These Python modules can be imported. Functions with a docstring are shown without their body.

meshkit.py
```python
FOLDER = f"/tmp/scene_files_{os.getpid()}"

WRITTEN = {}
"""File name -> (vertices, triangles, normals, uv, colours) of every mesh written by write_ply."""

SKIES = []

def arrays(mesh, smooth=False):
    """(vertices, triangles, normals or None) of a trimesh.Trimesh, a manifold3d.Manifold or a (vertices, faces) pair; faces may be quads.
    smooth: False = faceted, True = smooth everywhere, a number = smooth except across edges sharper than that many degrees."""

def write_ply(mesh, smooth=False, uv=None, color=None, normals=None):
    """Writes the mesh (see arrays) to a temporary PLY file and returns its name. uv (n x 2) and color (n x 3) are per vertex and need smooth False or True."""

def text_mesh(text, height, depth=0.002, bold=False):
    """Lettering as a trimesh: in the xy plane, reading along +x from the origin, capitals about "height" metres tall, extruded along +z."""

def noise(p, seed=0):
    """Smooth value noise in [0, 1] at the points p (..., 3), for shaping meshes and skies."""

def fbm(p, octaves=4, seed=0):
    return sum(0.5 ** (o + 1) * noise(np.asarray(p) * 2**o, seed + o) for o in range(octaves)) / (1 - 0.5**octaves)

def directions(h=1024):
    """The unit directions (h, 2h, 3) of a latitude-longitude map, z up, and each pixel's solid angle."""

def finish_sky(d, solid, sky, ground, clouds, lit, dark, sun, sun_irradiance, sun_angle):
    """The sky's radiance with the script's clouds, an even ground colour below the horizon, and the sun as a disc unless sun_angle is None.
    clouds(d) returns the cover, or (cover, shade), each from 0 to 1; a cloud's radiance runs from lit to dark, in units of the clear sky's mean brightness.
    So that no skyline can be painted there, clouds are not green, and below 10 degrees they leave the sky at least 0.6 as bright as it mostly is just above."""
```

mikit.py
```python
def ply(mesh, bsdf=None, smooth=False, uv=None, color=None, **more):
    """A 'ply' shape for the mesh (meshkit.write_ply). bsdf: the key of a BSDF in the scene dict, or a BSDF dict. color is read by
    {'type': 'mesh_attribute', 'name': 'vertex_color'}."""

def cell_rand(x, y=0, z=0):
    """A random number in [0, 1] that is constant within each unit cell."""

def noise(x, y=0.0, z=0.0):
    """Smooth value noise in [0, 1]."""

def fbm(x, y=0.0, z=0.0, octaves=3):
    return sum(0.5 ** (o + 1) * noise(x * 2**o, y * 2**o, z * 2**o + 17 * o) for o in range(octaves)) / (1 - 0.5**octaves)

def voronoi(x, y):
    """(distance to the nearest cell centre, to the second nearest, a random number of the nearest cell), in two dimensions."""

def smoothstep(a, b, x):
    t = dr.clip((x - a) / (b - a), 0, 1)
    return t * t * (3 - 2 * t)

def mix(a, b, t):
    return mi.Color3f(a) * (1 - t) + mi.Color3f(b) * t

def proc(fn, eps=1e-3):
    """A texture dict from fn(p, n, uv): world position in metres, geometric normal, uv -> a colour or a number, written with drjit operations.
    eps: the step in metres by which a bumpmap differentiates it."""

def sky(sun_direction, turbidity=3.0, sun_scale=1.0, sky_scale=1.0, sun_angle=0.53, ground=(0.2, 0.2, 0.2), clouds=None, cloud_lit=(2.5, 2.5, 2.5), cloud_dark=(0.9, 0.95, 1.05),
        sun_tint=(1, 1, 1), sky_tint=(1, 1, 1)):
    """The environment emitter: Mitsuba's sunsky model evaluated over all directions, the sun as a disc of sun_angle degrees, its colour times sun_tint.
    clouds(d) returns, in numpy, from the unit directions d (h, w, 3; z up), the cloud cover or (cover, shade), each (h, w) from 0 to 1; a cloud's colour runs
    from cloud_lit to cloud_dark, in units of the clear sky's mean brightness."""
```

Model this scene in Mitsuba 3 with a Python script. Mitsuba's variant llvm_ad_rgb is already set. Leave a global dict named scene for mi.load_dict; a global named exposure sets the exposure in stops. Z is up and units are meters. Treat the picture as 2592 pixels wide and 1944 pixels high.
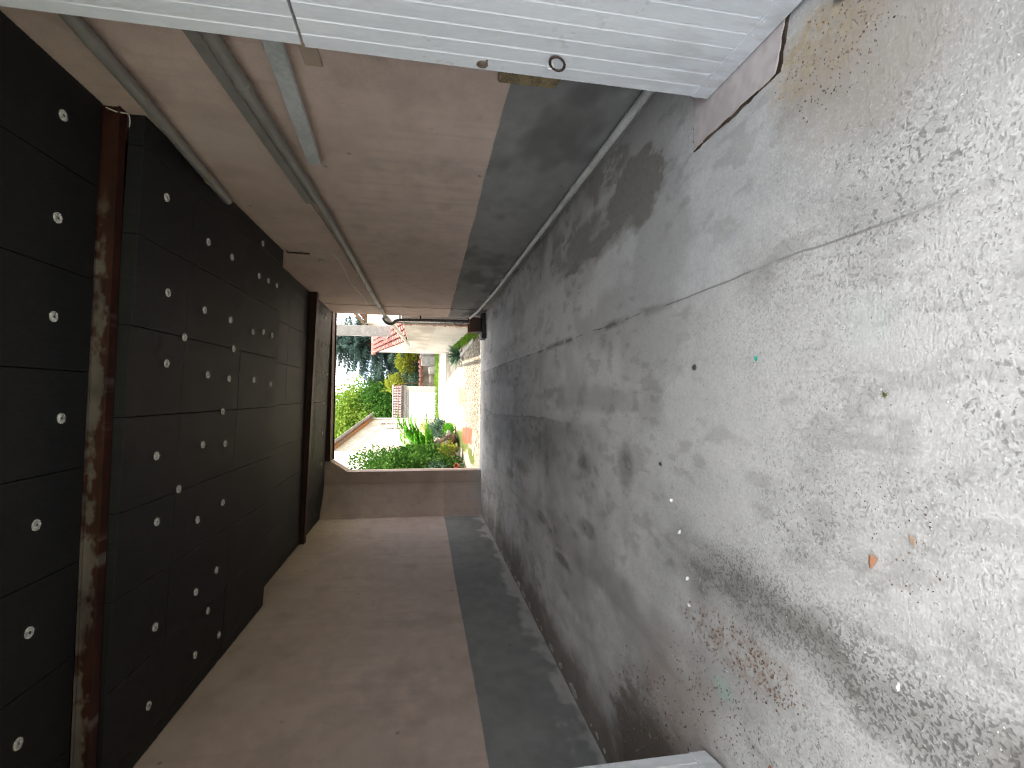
import math, random
import numpy as np, trimesh, drjit as dr, mitsuba as mi, mikit, meshkit
from mikit import noise, fbm, voronoi, cell_rand, smoothstep, mix, proc
T = mi.ScalarTransform4f
rnd = random.Random(7)
rng = np.random.default_rng(7)
scene, labels = {}, {}

# ------------------------------------------------------------------ camera, sky, exposure
EYE = (0.0, 0.0, 1.5)                      # the photographer stands in the gateway, phone held sideways
scene['camera'] = {'type': 'perspective', 'fov': 91.387, 'fov_axis': 'x', 'near_clip': 0.05, 'far_clip': 900.0,
                   'to_world': T().look_at(origin=EYE, target=(EYE[0] + 0.024, EYE[1] + 0.984, EYE[2] - 0.178), up=(1.0, -0.022, 0.015))}


def cloud_cover(d):
    p = np.stack([d[..., 0] / (d[..., 2] + .25), d[..., 1] / (d[..., 2] + .25), 0 * d[..., 2] + 3.1], -1)
    n = meshkit.fbm(p * 1.3, 5, 3)
    c = np.clip((n - .30) / .30, 0, 1)
    return c, np.clip((n - .62) / .25, 0, 1) * .5


scene['sky'] = mikit.sky((0.38, 0.02, 0.92), turbidity=3.0, clouds=cloud_cover, cloud_lit=(4.3, 4.2, 4.05), cloud_dark=(1.8, 1.8, 1.8), sun_scale=.62)
exposure = 3.65

# ------------------------------------------------------------------ helpers


def mesh_of(v, f):
    return trimesh.Trimesh(np.asarray(v, float), np.asarray(f, int), process=False)


def box(x0, x1, y0, y1, z0, z1):
    b = trimesh.creation.box((x1 - x0, y1 - y0, z1 - z0))
    b.apply_translation(((x0 + x1) / 2, (y0 + y1) / 2, (z0 + z1) / 2))
    return b


def bevel_box(sx, sy, sz, r=.01, jit=0, seed=0):
    """Box with chamfered edges (hull of 24 points), optionally knocked about."""
    pts = []
    for a in (-1, 1):
        for b in (-1, 1):
            for c in (-1, 1):
                for k in range(3):
                    p = np.array([a * sx / 2, b * sy / 2, c * sz / 2])
                    p -= np.array([a, b, c]) * r * (np.arange(3) != k)
                    pts.append(p)
    pts = np.array(pts)
    if jit:
        pts += np.random.default_rng(seed).normal(0, jit, pts.shape)
    return trimesh.convex.convex_hull(pts)


def at(m, x=0, y=0, z=0, rx=0, ry=0, rz=0):
    M = trimesh.transformations.euler_matrix(rx, ry, rz)
    M[:3, 3] = (x, y, z)
    m = m.copy()
    m.apply_transform(M)
    return m


def join(*ms):
    return trimesh.util.concatenate(list(ms))


def tube(pts, r, sides=12, caps=True):
    """A round pipe swept along a polyline; r a number or one per point."""
    p = np.asarray(pts, float)
    r = np.broadcast_to(r, (len(p),))
    t = np.gradient(p, axis=0)
    t /= np.linalg.norm(t, axis=1, keepdims=True) + 1e-12
    a = np.cross(t[0], [0.3, 0.1, .9])
    V = []
    for i in range(len(p)):
        a = a - t[i] * (a @ t[i])
        a /= np.linalg.norm(a)
        b = np.cross(t[i], a)
        for k in range(sides):
            w = 2 * math.pi * k / sides
            V.append(p[i] + r[i] * (math.cos(w) * a + math.sin(w) * b))
    F = []
    for i in range(len(p) - 1):
        for k in range(sides):
            q = (k + 1) % sides
            F += [[i * sides + k, i * sides + q, (i + 1) * sides + q], [i * sides + k, (i + 1) * sides + q, (i + 1) * sides + k]]
    if caps:
        n = len(V)
        V += [p[0], p[-1]]
        e = (len(p) - 1) * sides
        for k in range(sides):
            q = (k + 1) % sides
            F += [[n, q, k], [n + 1, e + k, e + q]]
    return mesh_of(V, F)


def lathe(profile, n=20):
    return trimesh.creation.revolve(np.asarray(profile, float), sections=n)


def prism(poly, depth):
    """poly in xz extruded along +y (polygon of 2D points, convex or not)."""
    from shapely.geometry import Polygon
    m = trimesh.creation.extrude_polygon(Polygon(poly), depth, engine='earcut')
    v = m.vertices.copy()
    m.vertices = np.c_[v[:, 0], depth - v[:, 2], v[:, 1]]
    return m


def put(key, mesh, bsdf, smooth=False, **kw):
    k, i = key, 0
    while k in scene:
        i += 1
        k = f'{key}_{i:03d}'
    scene[k] = mikit.ply(mesh, bsdf, smooth, **kw)
    return k


USED = set()


def thing(name, label, cat, group=None, kind=None):
    k, i = name, 0
    while k in USED:
        i += 1
        k = f'{name}_{i:03d}'
    USED.add(k)
    labels[k] = {'label': label, 'category': cat}
    if group: labels[k]['group'] = group
    if kind: labels[k]['kind'] = kind
    return k


def solo(name, mesh, bsdf, label, cat, group=None, smooth=False):
    k = thing(name, label, cat, group)
    put(k, mesh, bsdf, smooth)
    return k


def struct(name, mesh, bsdf, smooth=False, label=None):
    put(name, mesh, bsdf, smooth)
    labels[name] = {'kind': 'structure'}
    if label: labels[name]['label'] = label


def stuff(key, mesh, bsdf, label=None, cat=None, smooth=False):
    k = put(key, mesh, bsdf, smooth)
    labels[k] = {'kind': 'stuff'}
    if label: labels[k]['label'] = label
    if cat: labels[k]['category'] = cat
    return k


def leaves(c, d, length, width, bend=.25, rand=None):
    """Leaf-shaped faces: centres of the bases c, directions d; four corners, folded along the middle."""
    c, d = np.asarray(c, float), np.asarray(d, float)
    n = len(c)
    g = rand or rng
    d = d / (np.linalg.norm(d, axis=1, keepdims=True) + 1e-9)
    s = np.cross(d, g.normal(0, 1, (n, 3)))
    s /= np.linalg.norm(s, axis=1, keepdims=True) + 1e-9
    u = np.cross(s, d)
    L, W = np.broadcast_to(length, n)[:, None], np.broadcast_to(width, n)[:, None]
    mid = c + d * L * .45
    v = np.stack([c, mid + s * W / 2 + u * W * bend, c + d * L - u * W * bend, mid - s * W / 2 + u * W * bend], 1).reshape(-1, 3)
    i = np.arange(n)[:, None] * 4
    f = np.vstack([i + [0, 1, 2], i + [0, 2, 3]])
    return mesh_of(v, f)


def zg(y):
    """Height of the courtyard, which rises gently away from the passage."""
    return 0.015 * np.maximum(0, np.asarray(y, float) - 12.9)


# ------------------------------------------------------------------ materials


def principled(fn, rough=.8, spec=.3, **kw):
    c = {'type': 'rgb', 'value': list(fn)} if isinstance(fn, (tuple, list)) else proc(fn)
    return {'type': 'principled', 'base_color': c, 'roughness': rough, 'specular': spec, **kw}


def two(b):
    return {'type': 'twosided', 'bsdf': b}


def bumped(b, fn, scale=1.0, eps=2e-3):
    return {'type': 'bumpmap', 'arbitrary': proc(fn, eps), 'scale': scale, 'bsdf': b}


def blob(x, y, cx, cy, rx, ry, edge, n):
    """A stain: an ellipse whose outline is eaten by noise n (0..1)."""
    d = dr.sqrt(dr.square((x - cx) / rx) + dr.square((y - cy) / ry)) + (n - .5) * 1.1
    return 1 - smoothstep(1 - edge, 1 + edge, d)


def rn(x, y, k, f):
    """Value noise on a turned and gently warped grid, so that no grid shows; f cells a metre."""
    a = .37 + 1.13 * k
    ca, sa = math.cos(a), math.sin(a)
    u, v = (ca * x - sa * y) * f, (sa * x + ca * y) * f
    w = noise(u * .55 + 7 * k, v * .55)
    w2 = noise(u * .55 + 31, v * .55 + 5 * k)
    return noise(u + 1.3 * w, v + 1.3 * w2, k)


def rough_zone(x, y):
    n = fbm(x * 1.1 + 5, y * .8, 0, 3)
    left = (.25 * smoothstep(6.0, 2.6, y + 2.4 * (n - .5)) + .75 * smoothstep(3.1, 1.3, y + 2.0 * (n - .5))) * smoothstep(.62, .55, x)
    right = smoothstep(2.2, 1.2, y + 1.3 * (n - .5)) * smoothstep(.55, .62, x)
    return dr.clip(left + right, 0, 1)


def crack_right(x, y):
    return dr.abs(x - (.59 + .020 * (noise(y * 1.1, 3.3) - .5) + .010 * (noise(y * 9, 1.2) - .5)))


def left_seam(x, y):
    """Signed distance from the left seam of the channel strip; negative on the left of it."""
    return x - (-.29 - .10 * dr.exp(-dr.square((y - 10.0) / 2.2)) + .012 * (12 - y) * smoothstep(7, 4, y) * .5 + .05 * (noise(y * 1.3, 8.3) - .5) + .025 * (noise(y * 7, 4.2) - .5))


def crack_left(x, y):
    return dr.abs(left_seam(x, y))


def floor_colour(p, n, uv):
    x, y = p.x, p.y
    a, b = fbm(x * .9, y * .6, 2.0, 4), fbm(x * 5, y * 4, 7.0, 3)
    c = mix((.385, .38, .365), (.52, .51, .485), smoothstep(.25, .75, .6 * a + .4 * b))
    c = mix(c, (.49, .49, .475), .6 * smoothstep(.55, .65, x) * smoothstep(1.6, 2.4, y))          # the smoother trowelled strip
    g1, g2, g3 = rn(x, y, 1, 190), rn(x, y, 2, 92), rn(x, y, 3, 42)
    c = c * (.84 + .32 * (.5 * g1 + .3 * g2 + .2 * g3))
    # exposed aggregate near the gate: pale chips and dark pits, in patches
    rz = rough_zone(x, y)
    patch = smoothstep(.38, .62, fbm(x * 3.1 + 2, y * 3.1, 4, 3))
    c = mix(c, mix((.52, .51, .48), (.68, .67, .64), g1), .42 * rz * smoothstep(.54, .78, .65 * rn(x, y, 4, 112) + .35 * g1))
    g4 = rn(x, y, 5, 140)
    c = mix(c, (.20, .195, .18), .42 * rz * (.15 + .85 * patch) * smoothstep(.54, .76, .62 * g4 + .38 * g2))
    c = mix(c, (.09, .085, .078), .50 * rz * smoothstep(.62, .78, .6 * rn(x, y, 6, 66) + .4 * g4) * smoothstep(.5, .72, fbm(x * 2.2, y * 2.2 + 7, 6, 3)))
    # wear: damp marks along the right wall, the patch by the gate, dirt along the left wall and the wheel track
    nn, n2 = fbm(x * 3.2, y * 2.2, 3, 4), fbm(x * 14, y * 6, 5, 4)
    nr = .45 * nn + .55 * fbm(x * 17, y * 9, 2, 4)
    dark = blob(x, y, 1.47, 3.40, .24, .48, .22, nr) * .66 + blob(x, y, 1.30, 3.95, .10, .35, .3, nr) * .4 + blob(x, y, 1.42, 4.5, .20, .8, .4, nr) * .40
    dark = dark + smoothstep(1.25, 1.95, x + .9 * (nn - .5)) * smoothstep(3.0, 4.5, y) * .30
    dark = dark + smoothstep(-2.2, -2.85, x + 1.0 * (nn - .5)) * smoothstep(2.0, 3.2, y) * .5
    dark = dark + blob(x, y, -2.35, 3.0, .42, .62, .5, nr) * .85
    for cx, cy, rx, ry in ((1.69, 3.2, .035, .10), (1.80, 3.62, .03, .08), (1.70, 3.52, .025, .06), (-1.05, 7.4, .10, .5), (-1.3, 8.4, .07, .35), (-1.5, 6.1, .06, .25), (-.62, 4.5, .10, .18), (-.5, 3.5, .16, .14), (-1.75, 5.2, .05, .28), (-1.2, 4.4, .07, .22)):
        dark = dark + .55 * blob(x, y, cx, cy, rx, ry, .5, n2)
    dark = dark + .30 * smoothstep(.50, .70, fbm(x * 2.7 + 1, y * .24, 4, 4) + .12 * (n2 - .5)) * smoothstep(2.2, 4.2, y) * smoothstep(13, 12, y)
    dark = dark + .26 * smoothstep(.50, .70, fbm(x * 1.6, y * 1.3, 8, 5)) + .22 * smoothstep(.52, .66, n2) * smoothstep(.45, .6, nn)
    dark = dark + .22 * smoothstep(.5, .0, dr.abs(x + .45 + .35 * (nn - .5))) * smoothstep(4.0, 7.5, y) * smoothstep(13.2, 12.0, y)
    dark = dark + .70 * smoothstep(.22, .02, dr.abs(x + .94 + .3 * (nn - .5))) * smoothstep(3.2, 2.4, y) * (.4 + .9 * n2)
    c = mix(c, (.115, .105, .088), dr.clip(dark, 0, .80) * (.94 + .16 * (g2 - .5)))
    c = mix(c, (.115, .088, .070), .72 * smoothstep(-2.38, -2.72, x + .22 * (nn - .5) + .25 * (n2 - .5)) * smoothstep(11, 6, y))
    c = mix(c, (.095, .076, .062), .75 * blob(x, y, -2.42, 3.05, .36, .60, .35, nr))
    c = mix(c, mix((.30, .22, .13), (.47, .37, .22), g2), .78 * blob(x, y, 1.36, 1.66, .17, .26, .35, nr) * (.55 + .45 * smoothstep(.35, .6, g3))) 
    c = mix(c, (.33, .29, .24), .6 * blob(x, y, 1.20, 1.50, .24, .34, .5, nr))
    c = mix(c, (.05, .045, .04), .85 * blob(x, y, 1.49, 1.55, .035, .05, .3, nr))                    # ochre soil by the gate leaf
    c = mix(c, (.26, .185, .145), .75 * blob(x, y, -1.2, 2.25, .10, .46, .5, nr) * smoothstep(.35, .6, .5 * n2 + .5 * g3) * (.5 + .5 * smoothstep(.4, .6, g2)))                        # reddish dirt
    c = mix(c, (.25, .19, .16), .5 * blob(x, y, -1.75, 2.75, .3, .4, .5, nn))
    c = mix(c, (.40, .47, .43), .28 * blob(x, y, .26, 1.46, .10, .09, .7, nn)) 
    trk = smoothstep(.30, .04, dr.abs(x + .92 + .25 * (nn - .5))) * smoothstep(3.0, 2.2, y)
    c = mix(c, (.085, .083, .08), .55 * trk * smoothstep(.50, .66, .6 * g4 + .4 * g2))
    # cracks
    ls, cr = left_seam(x, y), crack_right(x, y)
    band = smoothstep(.04, -.03, ls) * smoothstep(-.95, -.30, ls + .35 * (nn - .5)) * smoothstep(3.4, 6.5, y + 1.2 * (nn - .5))
    chan = smoothstep(-.02, .02, ls) * smoothstep(.60, .57, x) * smoothstep(4.6, 8.0, y + 1.5 * (nn - .5))
    c = c * (1 - .46 * band * (.7 + .5 * n2)) * (1 - .30 * chan * (.7 + .5 * n2))
    smear = smoothstep(.052, .008, cr + .03 * (n2 - .4)) * smoothstep(2.6, 3.5, y) * smoothstep(7.5, 5.0, y) * smoothstep(.42, .62, .5 * noise(y * 2.6, 2.2) + .5 * n2)
    line = smoothstep(.006 + .004 * g2, .0015, cr) * smoothstep(.9, 1.6, y) * smoothstep(.30, .55, .5 * n2 + .5 * noise(y * 6, 2.2))
    line2 = smoothstep(.016, .004, cr) * smoothstep(5, 8, y) * (.35 + .6 * n2)
    c = mix(c, (.10, .093, .082), dr.clip(.62 * smear + .60 * line + .45 * line2, 0, .85))
    c = mix(c, (.10, .095, .09), .55 * smoothstep(.018, .003, dr.abs(ls)) * smoothstep(4.4, 6.5, y) * (.45 + .8 * n2))
    c = mix(c, (.30, .44, .37), .45 * blob(x, y, -1.45, 2.30, .045, .085, .4, nr))
    # pale swept lip where the passage meets the yard
    return mix(c, (.47, .46, .46), .6 * smoothstep(12.0, 12.5, y + .5 * (nn - .5)))


def floor_height(p, n, uv):
    x, y = p.x, p.y
    rz = rough_zone(x, y)
    h = .0007 * rz * rn(x, y, 4, 112) + .0007 * rz * rn(x, y, 1, 190) + .0008 * noise(x * 40, y * 40) + .006 * fbm(x * 6, y * 5, 1, 3)
    h = h - .0013 * rz * smoothstep(.60, .76, .62 * rn(x, y, 5, 140) + .38 * rn(x, y, 2, 92))
    return h - .008 * smoothstep(.02, .0, crack_right(x, y)) - .006 * smoothstep(.03, .0, crack_left(x, y)) * smoothstep(3.4, 5, y)


def dado_edge(x, y):
    return dr.select(x > 0, .982 - .0125 * (y - 3), .943 - .002 * (y - 4)) + .007 * (noise(y * 11, x) - .5) + .014 * (noise(y * 1.3, x + 4) - .5)


def wall_colour(p, n, uv):
    x, y, z = p.x, p.y, p.z
    m = fbm(y * .8 + x * .8, z * 1.2, 4, 4)
    fine = fbm(y * 7 + x * 7, z * 9, 1, 3)
    t = smoothstep(.25, .8, .65 * m + .35 * fine)
    up = mix((.445, .348, .300), (.535, .425, .372), t)
    up = mix(up, (.50, .42, .37), .35 * smoothstep(.50, .85, fbm(y * 1.7 + x * 1.7, z * 2.6, 9, 3)))
    st = fbm(y * 16 + x * 16, z * .9, 5, 3)
    up = up * (1 - .07 * smoothstep(.52, .72, st) * smoothstep(.40, .7, m)) * (1 - .12 * smoothstep(.55, .80, fbm(y * 2.3 + x, z * 3.1, 12, 5)))
    up = mix(up, (.50, .44, .40), .40 * blob(y, z, 4.25, 3.0, .30, .34, .6, fine) * smoothstep(.3, .8, x))
    low = mix((.175, .178, .173), (.24, .242, .235), t)
    low = dr.select((y > 12.0) & (x < -1.8), up * .90, low)
    low = mix(low, (.40, .39, .37), .8 * smoothstep(.26, .06, z + .55 * (fbm(y * 4 + x, z * 7, 3, 3) - .45)) * smoothstep(.0, -.5, x))
    low = mix(low, (.075, .075, .07), .6 * smoothstep(.52, .76, fbm(y * 1.3 + x, z * 3.0, 6, 3)) * smoothstep(.2, .9, x))
    ed = dado_edge(x, y)
    c = mix(low, up, smoothstep(ed - .004, ed + .004, z))
    f, s, w = voronoi(y * 1.6 + x, z * 1.6)
    c = mix(c, (.10, .07, .055), .5 * smoothstep(.045, .015, f) * smoothstep(.75, .85, w))
    return c * (.95 + .1 * noise(y * 120 + x * 120, z * 120))


def wall_height(p, n, uv):
    return .004 * fbm((p.y + p.x) * 5, p.z * 5, 2, 3) + .0006 * noise((p.y + p.x) * 90, p.z * 90)


def board_colour(p, n, uv):
    a = fbm(p.x * 2, p.y * 2, 3, 3)
    c = mix((.0056, .0062, .0074), (.0120, .0126, .0145), a)
    return c * (.8 + .4 * noise(p.x * 130, p.y * 35))


def beam_colour(p, n, uv):
    a = fbm(p.x * 7, p.z * 9 + p.y * 9, 2, 4)
    c = mix((.018, .006, .0045), (.052, .015, .009), a)
    zz = (p.z - (3.60 - .016 * p.x)) / .11
    paint = smoothstep(.50, .66, .50 * fbm(p.x * 2.6, 3.3, 5, 3) + .42 * fbm(p.x * 14, p.z * 26, 8, 4) + .20 * smoothstep(.1, .8, zz)) * smoothstep(1.45, 1.1, p.x)
    return mix(c, mix((.06, .05, .043), (.16, .142, .125), a), .9 * paint * smoothstep(5, 4.5, p.y))


def gate_colour(p, n, uv):
    a = fbm(p.y * 3, p.z * 1.2, p.x, 4)
    c = mix((.53, .56, .585), (.61, .64, .655), a)
    c = c * (.95 + .08 * cell_rand(p.y / .0939 + .33, dr.select(p.z > 2.058, 1.0, 0.0), 2))
    c = mix(c, (.40, .395, .38), .45 * smoothstep(.52, .75, fbm(p.y * 18, p.z * 5, 2, 3) + .12 * smoothstep(.6, .0, p.z)) * smoothstep(.9, .0, p.z))
    c = mix(c, (.42, .42, .41), .5 * smoothstep(.76, .82, noise(p.y * 60, p.z * 45, 4)) * smoothstep(.55, .7, fbm(p.y * 4, p.z * 2, 9, 3)))
    return c * (.97 + .06 * noise(p.y * 150, p.z * 30))


def gravel_colour(p, n, uv):
    x, y = p.x, p.y
    a, b = fbm(x * .5, y * .35, 1, 4), fbm(x * 3, y * 2, 5, 3)
    c = mix((.27, .245, .195), (.46, .43, .365), smoothstep(.3, .7, .6 * a + .4 * b))
    f, s, w = voronoi(x * 24, y * 24)
    c = mix(c, mix((.16, .145, .115), (.52, .49, .43), w), .75 * smoothstep(22, 15, y))
    c = mix(c, (.06, .05, .04), .8 * smoothstep(.32, .6, f) * smoothstep(17, 13.5, y))
    nn = fbm(x * 1.6, y * .9, 8, 3)
    moss = blob(x, y, -.05, 17.8, .40, 2.0, .5, nn) * .55 + blob(x, y, -1.78, 14.8, .17, .75, .3, nn) + blob(x, y, -1.62, 18.8, .30, 2.6, .3, nn)
    c = mix(c, (.075, .105, .016), dr.clip(moss, 0, .92))
    c = mix(c, mix((.15, .035, .02), (.30, .095, .06), b), .88 * smoothstep(.30, .22, dr.abs(x + 1.26 + .06 * (y - 16) + .14 * (b - .5))) * smoothstep(1.75, 1.25, dr.abs(y - 16.1) + .9 * (nn - .5)))
    c = mix(c, (.25, .25, .25), .85 * blob(x, y, -.25, 28, .95, 7.0, .3, nn))
    return c


def gravel_height(p, n, uv):
    f, s, w = voronoi(p.x * 24, p.y * 24)
    return .016 * (1 - smoothstep(.05, .6, f)) * (.4 + w) + .02 * fbm(p.x * 4, p.y * 4, 3, 2)


def leafy(c1, c2, trans=.35, k=3.0):
    def fn(p, n, uv):
        return mix(c1, c2, smoothstep(.3, .7, .5 * noise(p.x * k, p.y * k, p.z * k) + .5 * noise(p.x * k * 6, p.y * k * 6, p.z * k * 6)))
    return {'type': 'principledthin', 'base_color': proc(fn), 'roughness': .55, 'diff_trans': trans, 'spec_trans': 0.0, 'eta': 1.3}


def two_tone(c1, c2, k=4.0, kz=None, lo=.3, hi=.7):
    kz = kz or k
    def fn(p, n, uv):
        return mix(c1, c2, smoothstep(lo, hi, .65 * fbm(p.x * k, p.y * k, p.z * kz, 3) + .35 * noise(p.x * k * 9, p.y * k * 9, p.z * kz * 9)))
    return fn


def render_white(p, n, uv):
    a = fbm(p.y * 1.2 + p.x, p.z * 1.2, 2, 4)
    c = mix((.50, .47, .43), (.60, .575, .54), a)
    f, s, w = voronoi(p.y * 3 + p.x, p.z * 3)
    return mix(c, (.30, .29, .28), .6 * smoothstep(.12, .06, f) * smoothstep(.70, .8, w))


def yard_wall_colour(p, n, uv):
    a, b = fbm(p.y * .6, p.z * 1.5, 3, 4), fbm(p.y * 3.2, p.z * 1.4, 6, 3)
    c = mix((.40, .375, .34), (.56, .535, .50), smoothstep(.3, .7, a))
    c = mix(c, (.27, .265, .25), .6 * smoothstep(.55, .75, b) * smoothstep(1.5, .6, p.z))
    return mix(c, (.50, .49, .47), smoothstep(.85, .8, p.z - .02 * p.y) * .6)


def door_white(p, n, uv):
    f, s, w = voronoi(p.x * 4.5, p.z * 4.5)
    return mix((.74, .75, .75), (.40, .40, .39), .5 * smoothstep(.10, .05, f) * smoothstep(.6, .7, w))


def pipe_colour(p, n, uv):
    a = fbm(p.y * 6, p.z * 20, p.x * 20, 3)
    c = mix((.17, .162, .15), (.235, .228, .21), a)
    return mix(c, (.42, .41, .39), .55 * smoothstep(.60, .70, fbm(p.y * 9, p.z * 9, 4, 3)) * smoothstep(5, 8, p.y))


M = {}
def mat(name, b):
    scene['mat_' + name] = b if b['type'] in ('twosided', 'principledthin') else two(b)
    return 'mat_' + name


FLOOR = mat('floor', bumped(principled(floor_colour, .75, .25), floor_height, 1.0, 2e-3))
WALL = mat('wall', two(bumped(principled(wall_colour, .85, .2), wall_height, 1.0, 4e-3)))
BOARD = mat('board', principled(board_colour, .62, .35))
JOINT = mat('joint', principled((.008, .008, .009), .9))
BEAM = mat('beam', principled(beam_colour, .55, .35))
DISC = mat('disc', principled(two_tone((.22, .225, .22), (.74, .75, .74), 70), .5))
STEEL = mat('steel', principled((.07, .07, .07), .4, .5))
GATE = mat('gate', bumped(principled(gate_colour, .38, .45), lambda p, n, uv: .0022 * fbm(p.y * 9, p.z * 1.5, 1, 2) + .0004 * noise(p.y * 220, p.z * 22), 1.0, 3e-3))
IRON = mat('iron', principled(two_tone((.018, .013, .012), (.06, .035, .025), 40), .5, .5))
PIPE = mat('pipe', principled(pipe_colour, .5, .4))
PALE = mat('pale_plastic', principled((.58, .57, .55), .45, .4))
BAR = mat('bar', principled(two_tone((.33, .35, .35), (.41, .43, .43), 5), .5, .4))
LEAD = mat('dark_pipe', principled(two_tone((.05, .052, .055), (.11, .112, .115), 8), .5, .4))
GRAVEL = mat('gravel', bumped(principled(gravel_colour, .9, .2), gravel_height, 1.0, 6e-3))
PATCH = mat('patch', bumped(principled(two_tone((.42, .375, .36), (.52, .475, .455), 3), .8, .2), lambda p, n, uv: .002 * fbm(p.x * 30, p.y * 30, 0, 3)))
WHITE = mat('white_render', two(principled(render_white, .9, .2)))
CREAM = mat('cream_render', two(principled(two_tone((.42, .365, .30), (.54, .49, .43), 1.4), .9, .2)))
YARD = mat('yard_wall', two(principled(yard_wall_colour, .9, .2)))
STONE = mat('stone', principled(two_tone((.12, .105, .09), (.26, .24, .21), 2.5), .9, .2))
GREY = mat('grey_stone', principled(two_tone((.24, .235, .225), (.36, .35, .335), 5), .9, .2))
TILE = mat('red_tile', two(principled(two_tone((.30, .12, .10), (.50, .28, .25), 4), .8, .2)))
TILE2 = mat('brown_tile', two(principled(two_tone((.13, .095, .09), (.23, .185, .175), 5), .8, .2)))
DOOR = mat('door', principled(door_white, .5, .4))
WOOD = mat('wood', principled(two_tone((.10, .055, .035), (.22, .13, .08), 3, 14), .8, .2))
OCHRE = mat('ochre_wood', principled(two_tone((.20, .16, .13), (.30, .14, .06), 1.1, None, .40, .60), .8, .2))
BRICK = mat('brick', principled(two_tone((.30, .18, .12), (.46, .33, .25), 6), .9, .2))
TERRA = mat('terracotta', principled(two_tone((.20, .07, .04), (.30, .13, .08), 10), .8, .2))
TUB = mat('tub', principled(two_tone((.055, .028, .022), (.085, .042, .033), 10), .5, .35))
RUBBER = mat('black_plastic', principled((.012, .012, .013), .5, .4))
SOIL = mat('soil', principled(two_tone((.04, .028, .02), (.10, .075, .055), 9), .95, .1))
BARK = mat('bark', principled(two_tone((.07, .055, .042), (.15, .12, .095), 6, 2), .95, .1))
SPRUCE = mat('spruce', leafy((.030, .062, .052), (.085, .135, .115), .15))
MAPLE = mat('light_leaf', leafy((.13, .24, .03), (.32, .44, .08), .5, 1.2))
LIME = mat('lime_leaf', leafy((.22, .27, .03), (.36, .40, .07), .45))
BUSH = mat('bush_leaf', leafy((.022, .085, .012), (.11, .24, .05), .4))
FERN = mat('fern_leaf', leafy((.06, .23, .015), (.16, .44, .05), .5))
BLUE = mat('blue_leaf', leafy((.07, .15, .10), (.16, .26, .19), .3))
GRASS = mat('grass', leafy((.13, .26, .03), (.22, .38, .06), .4))
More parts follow.
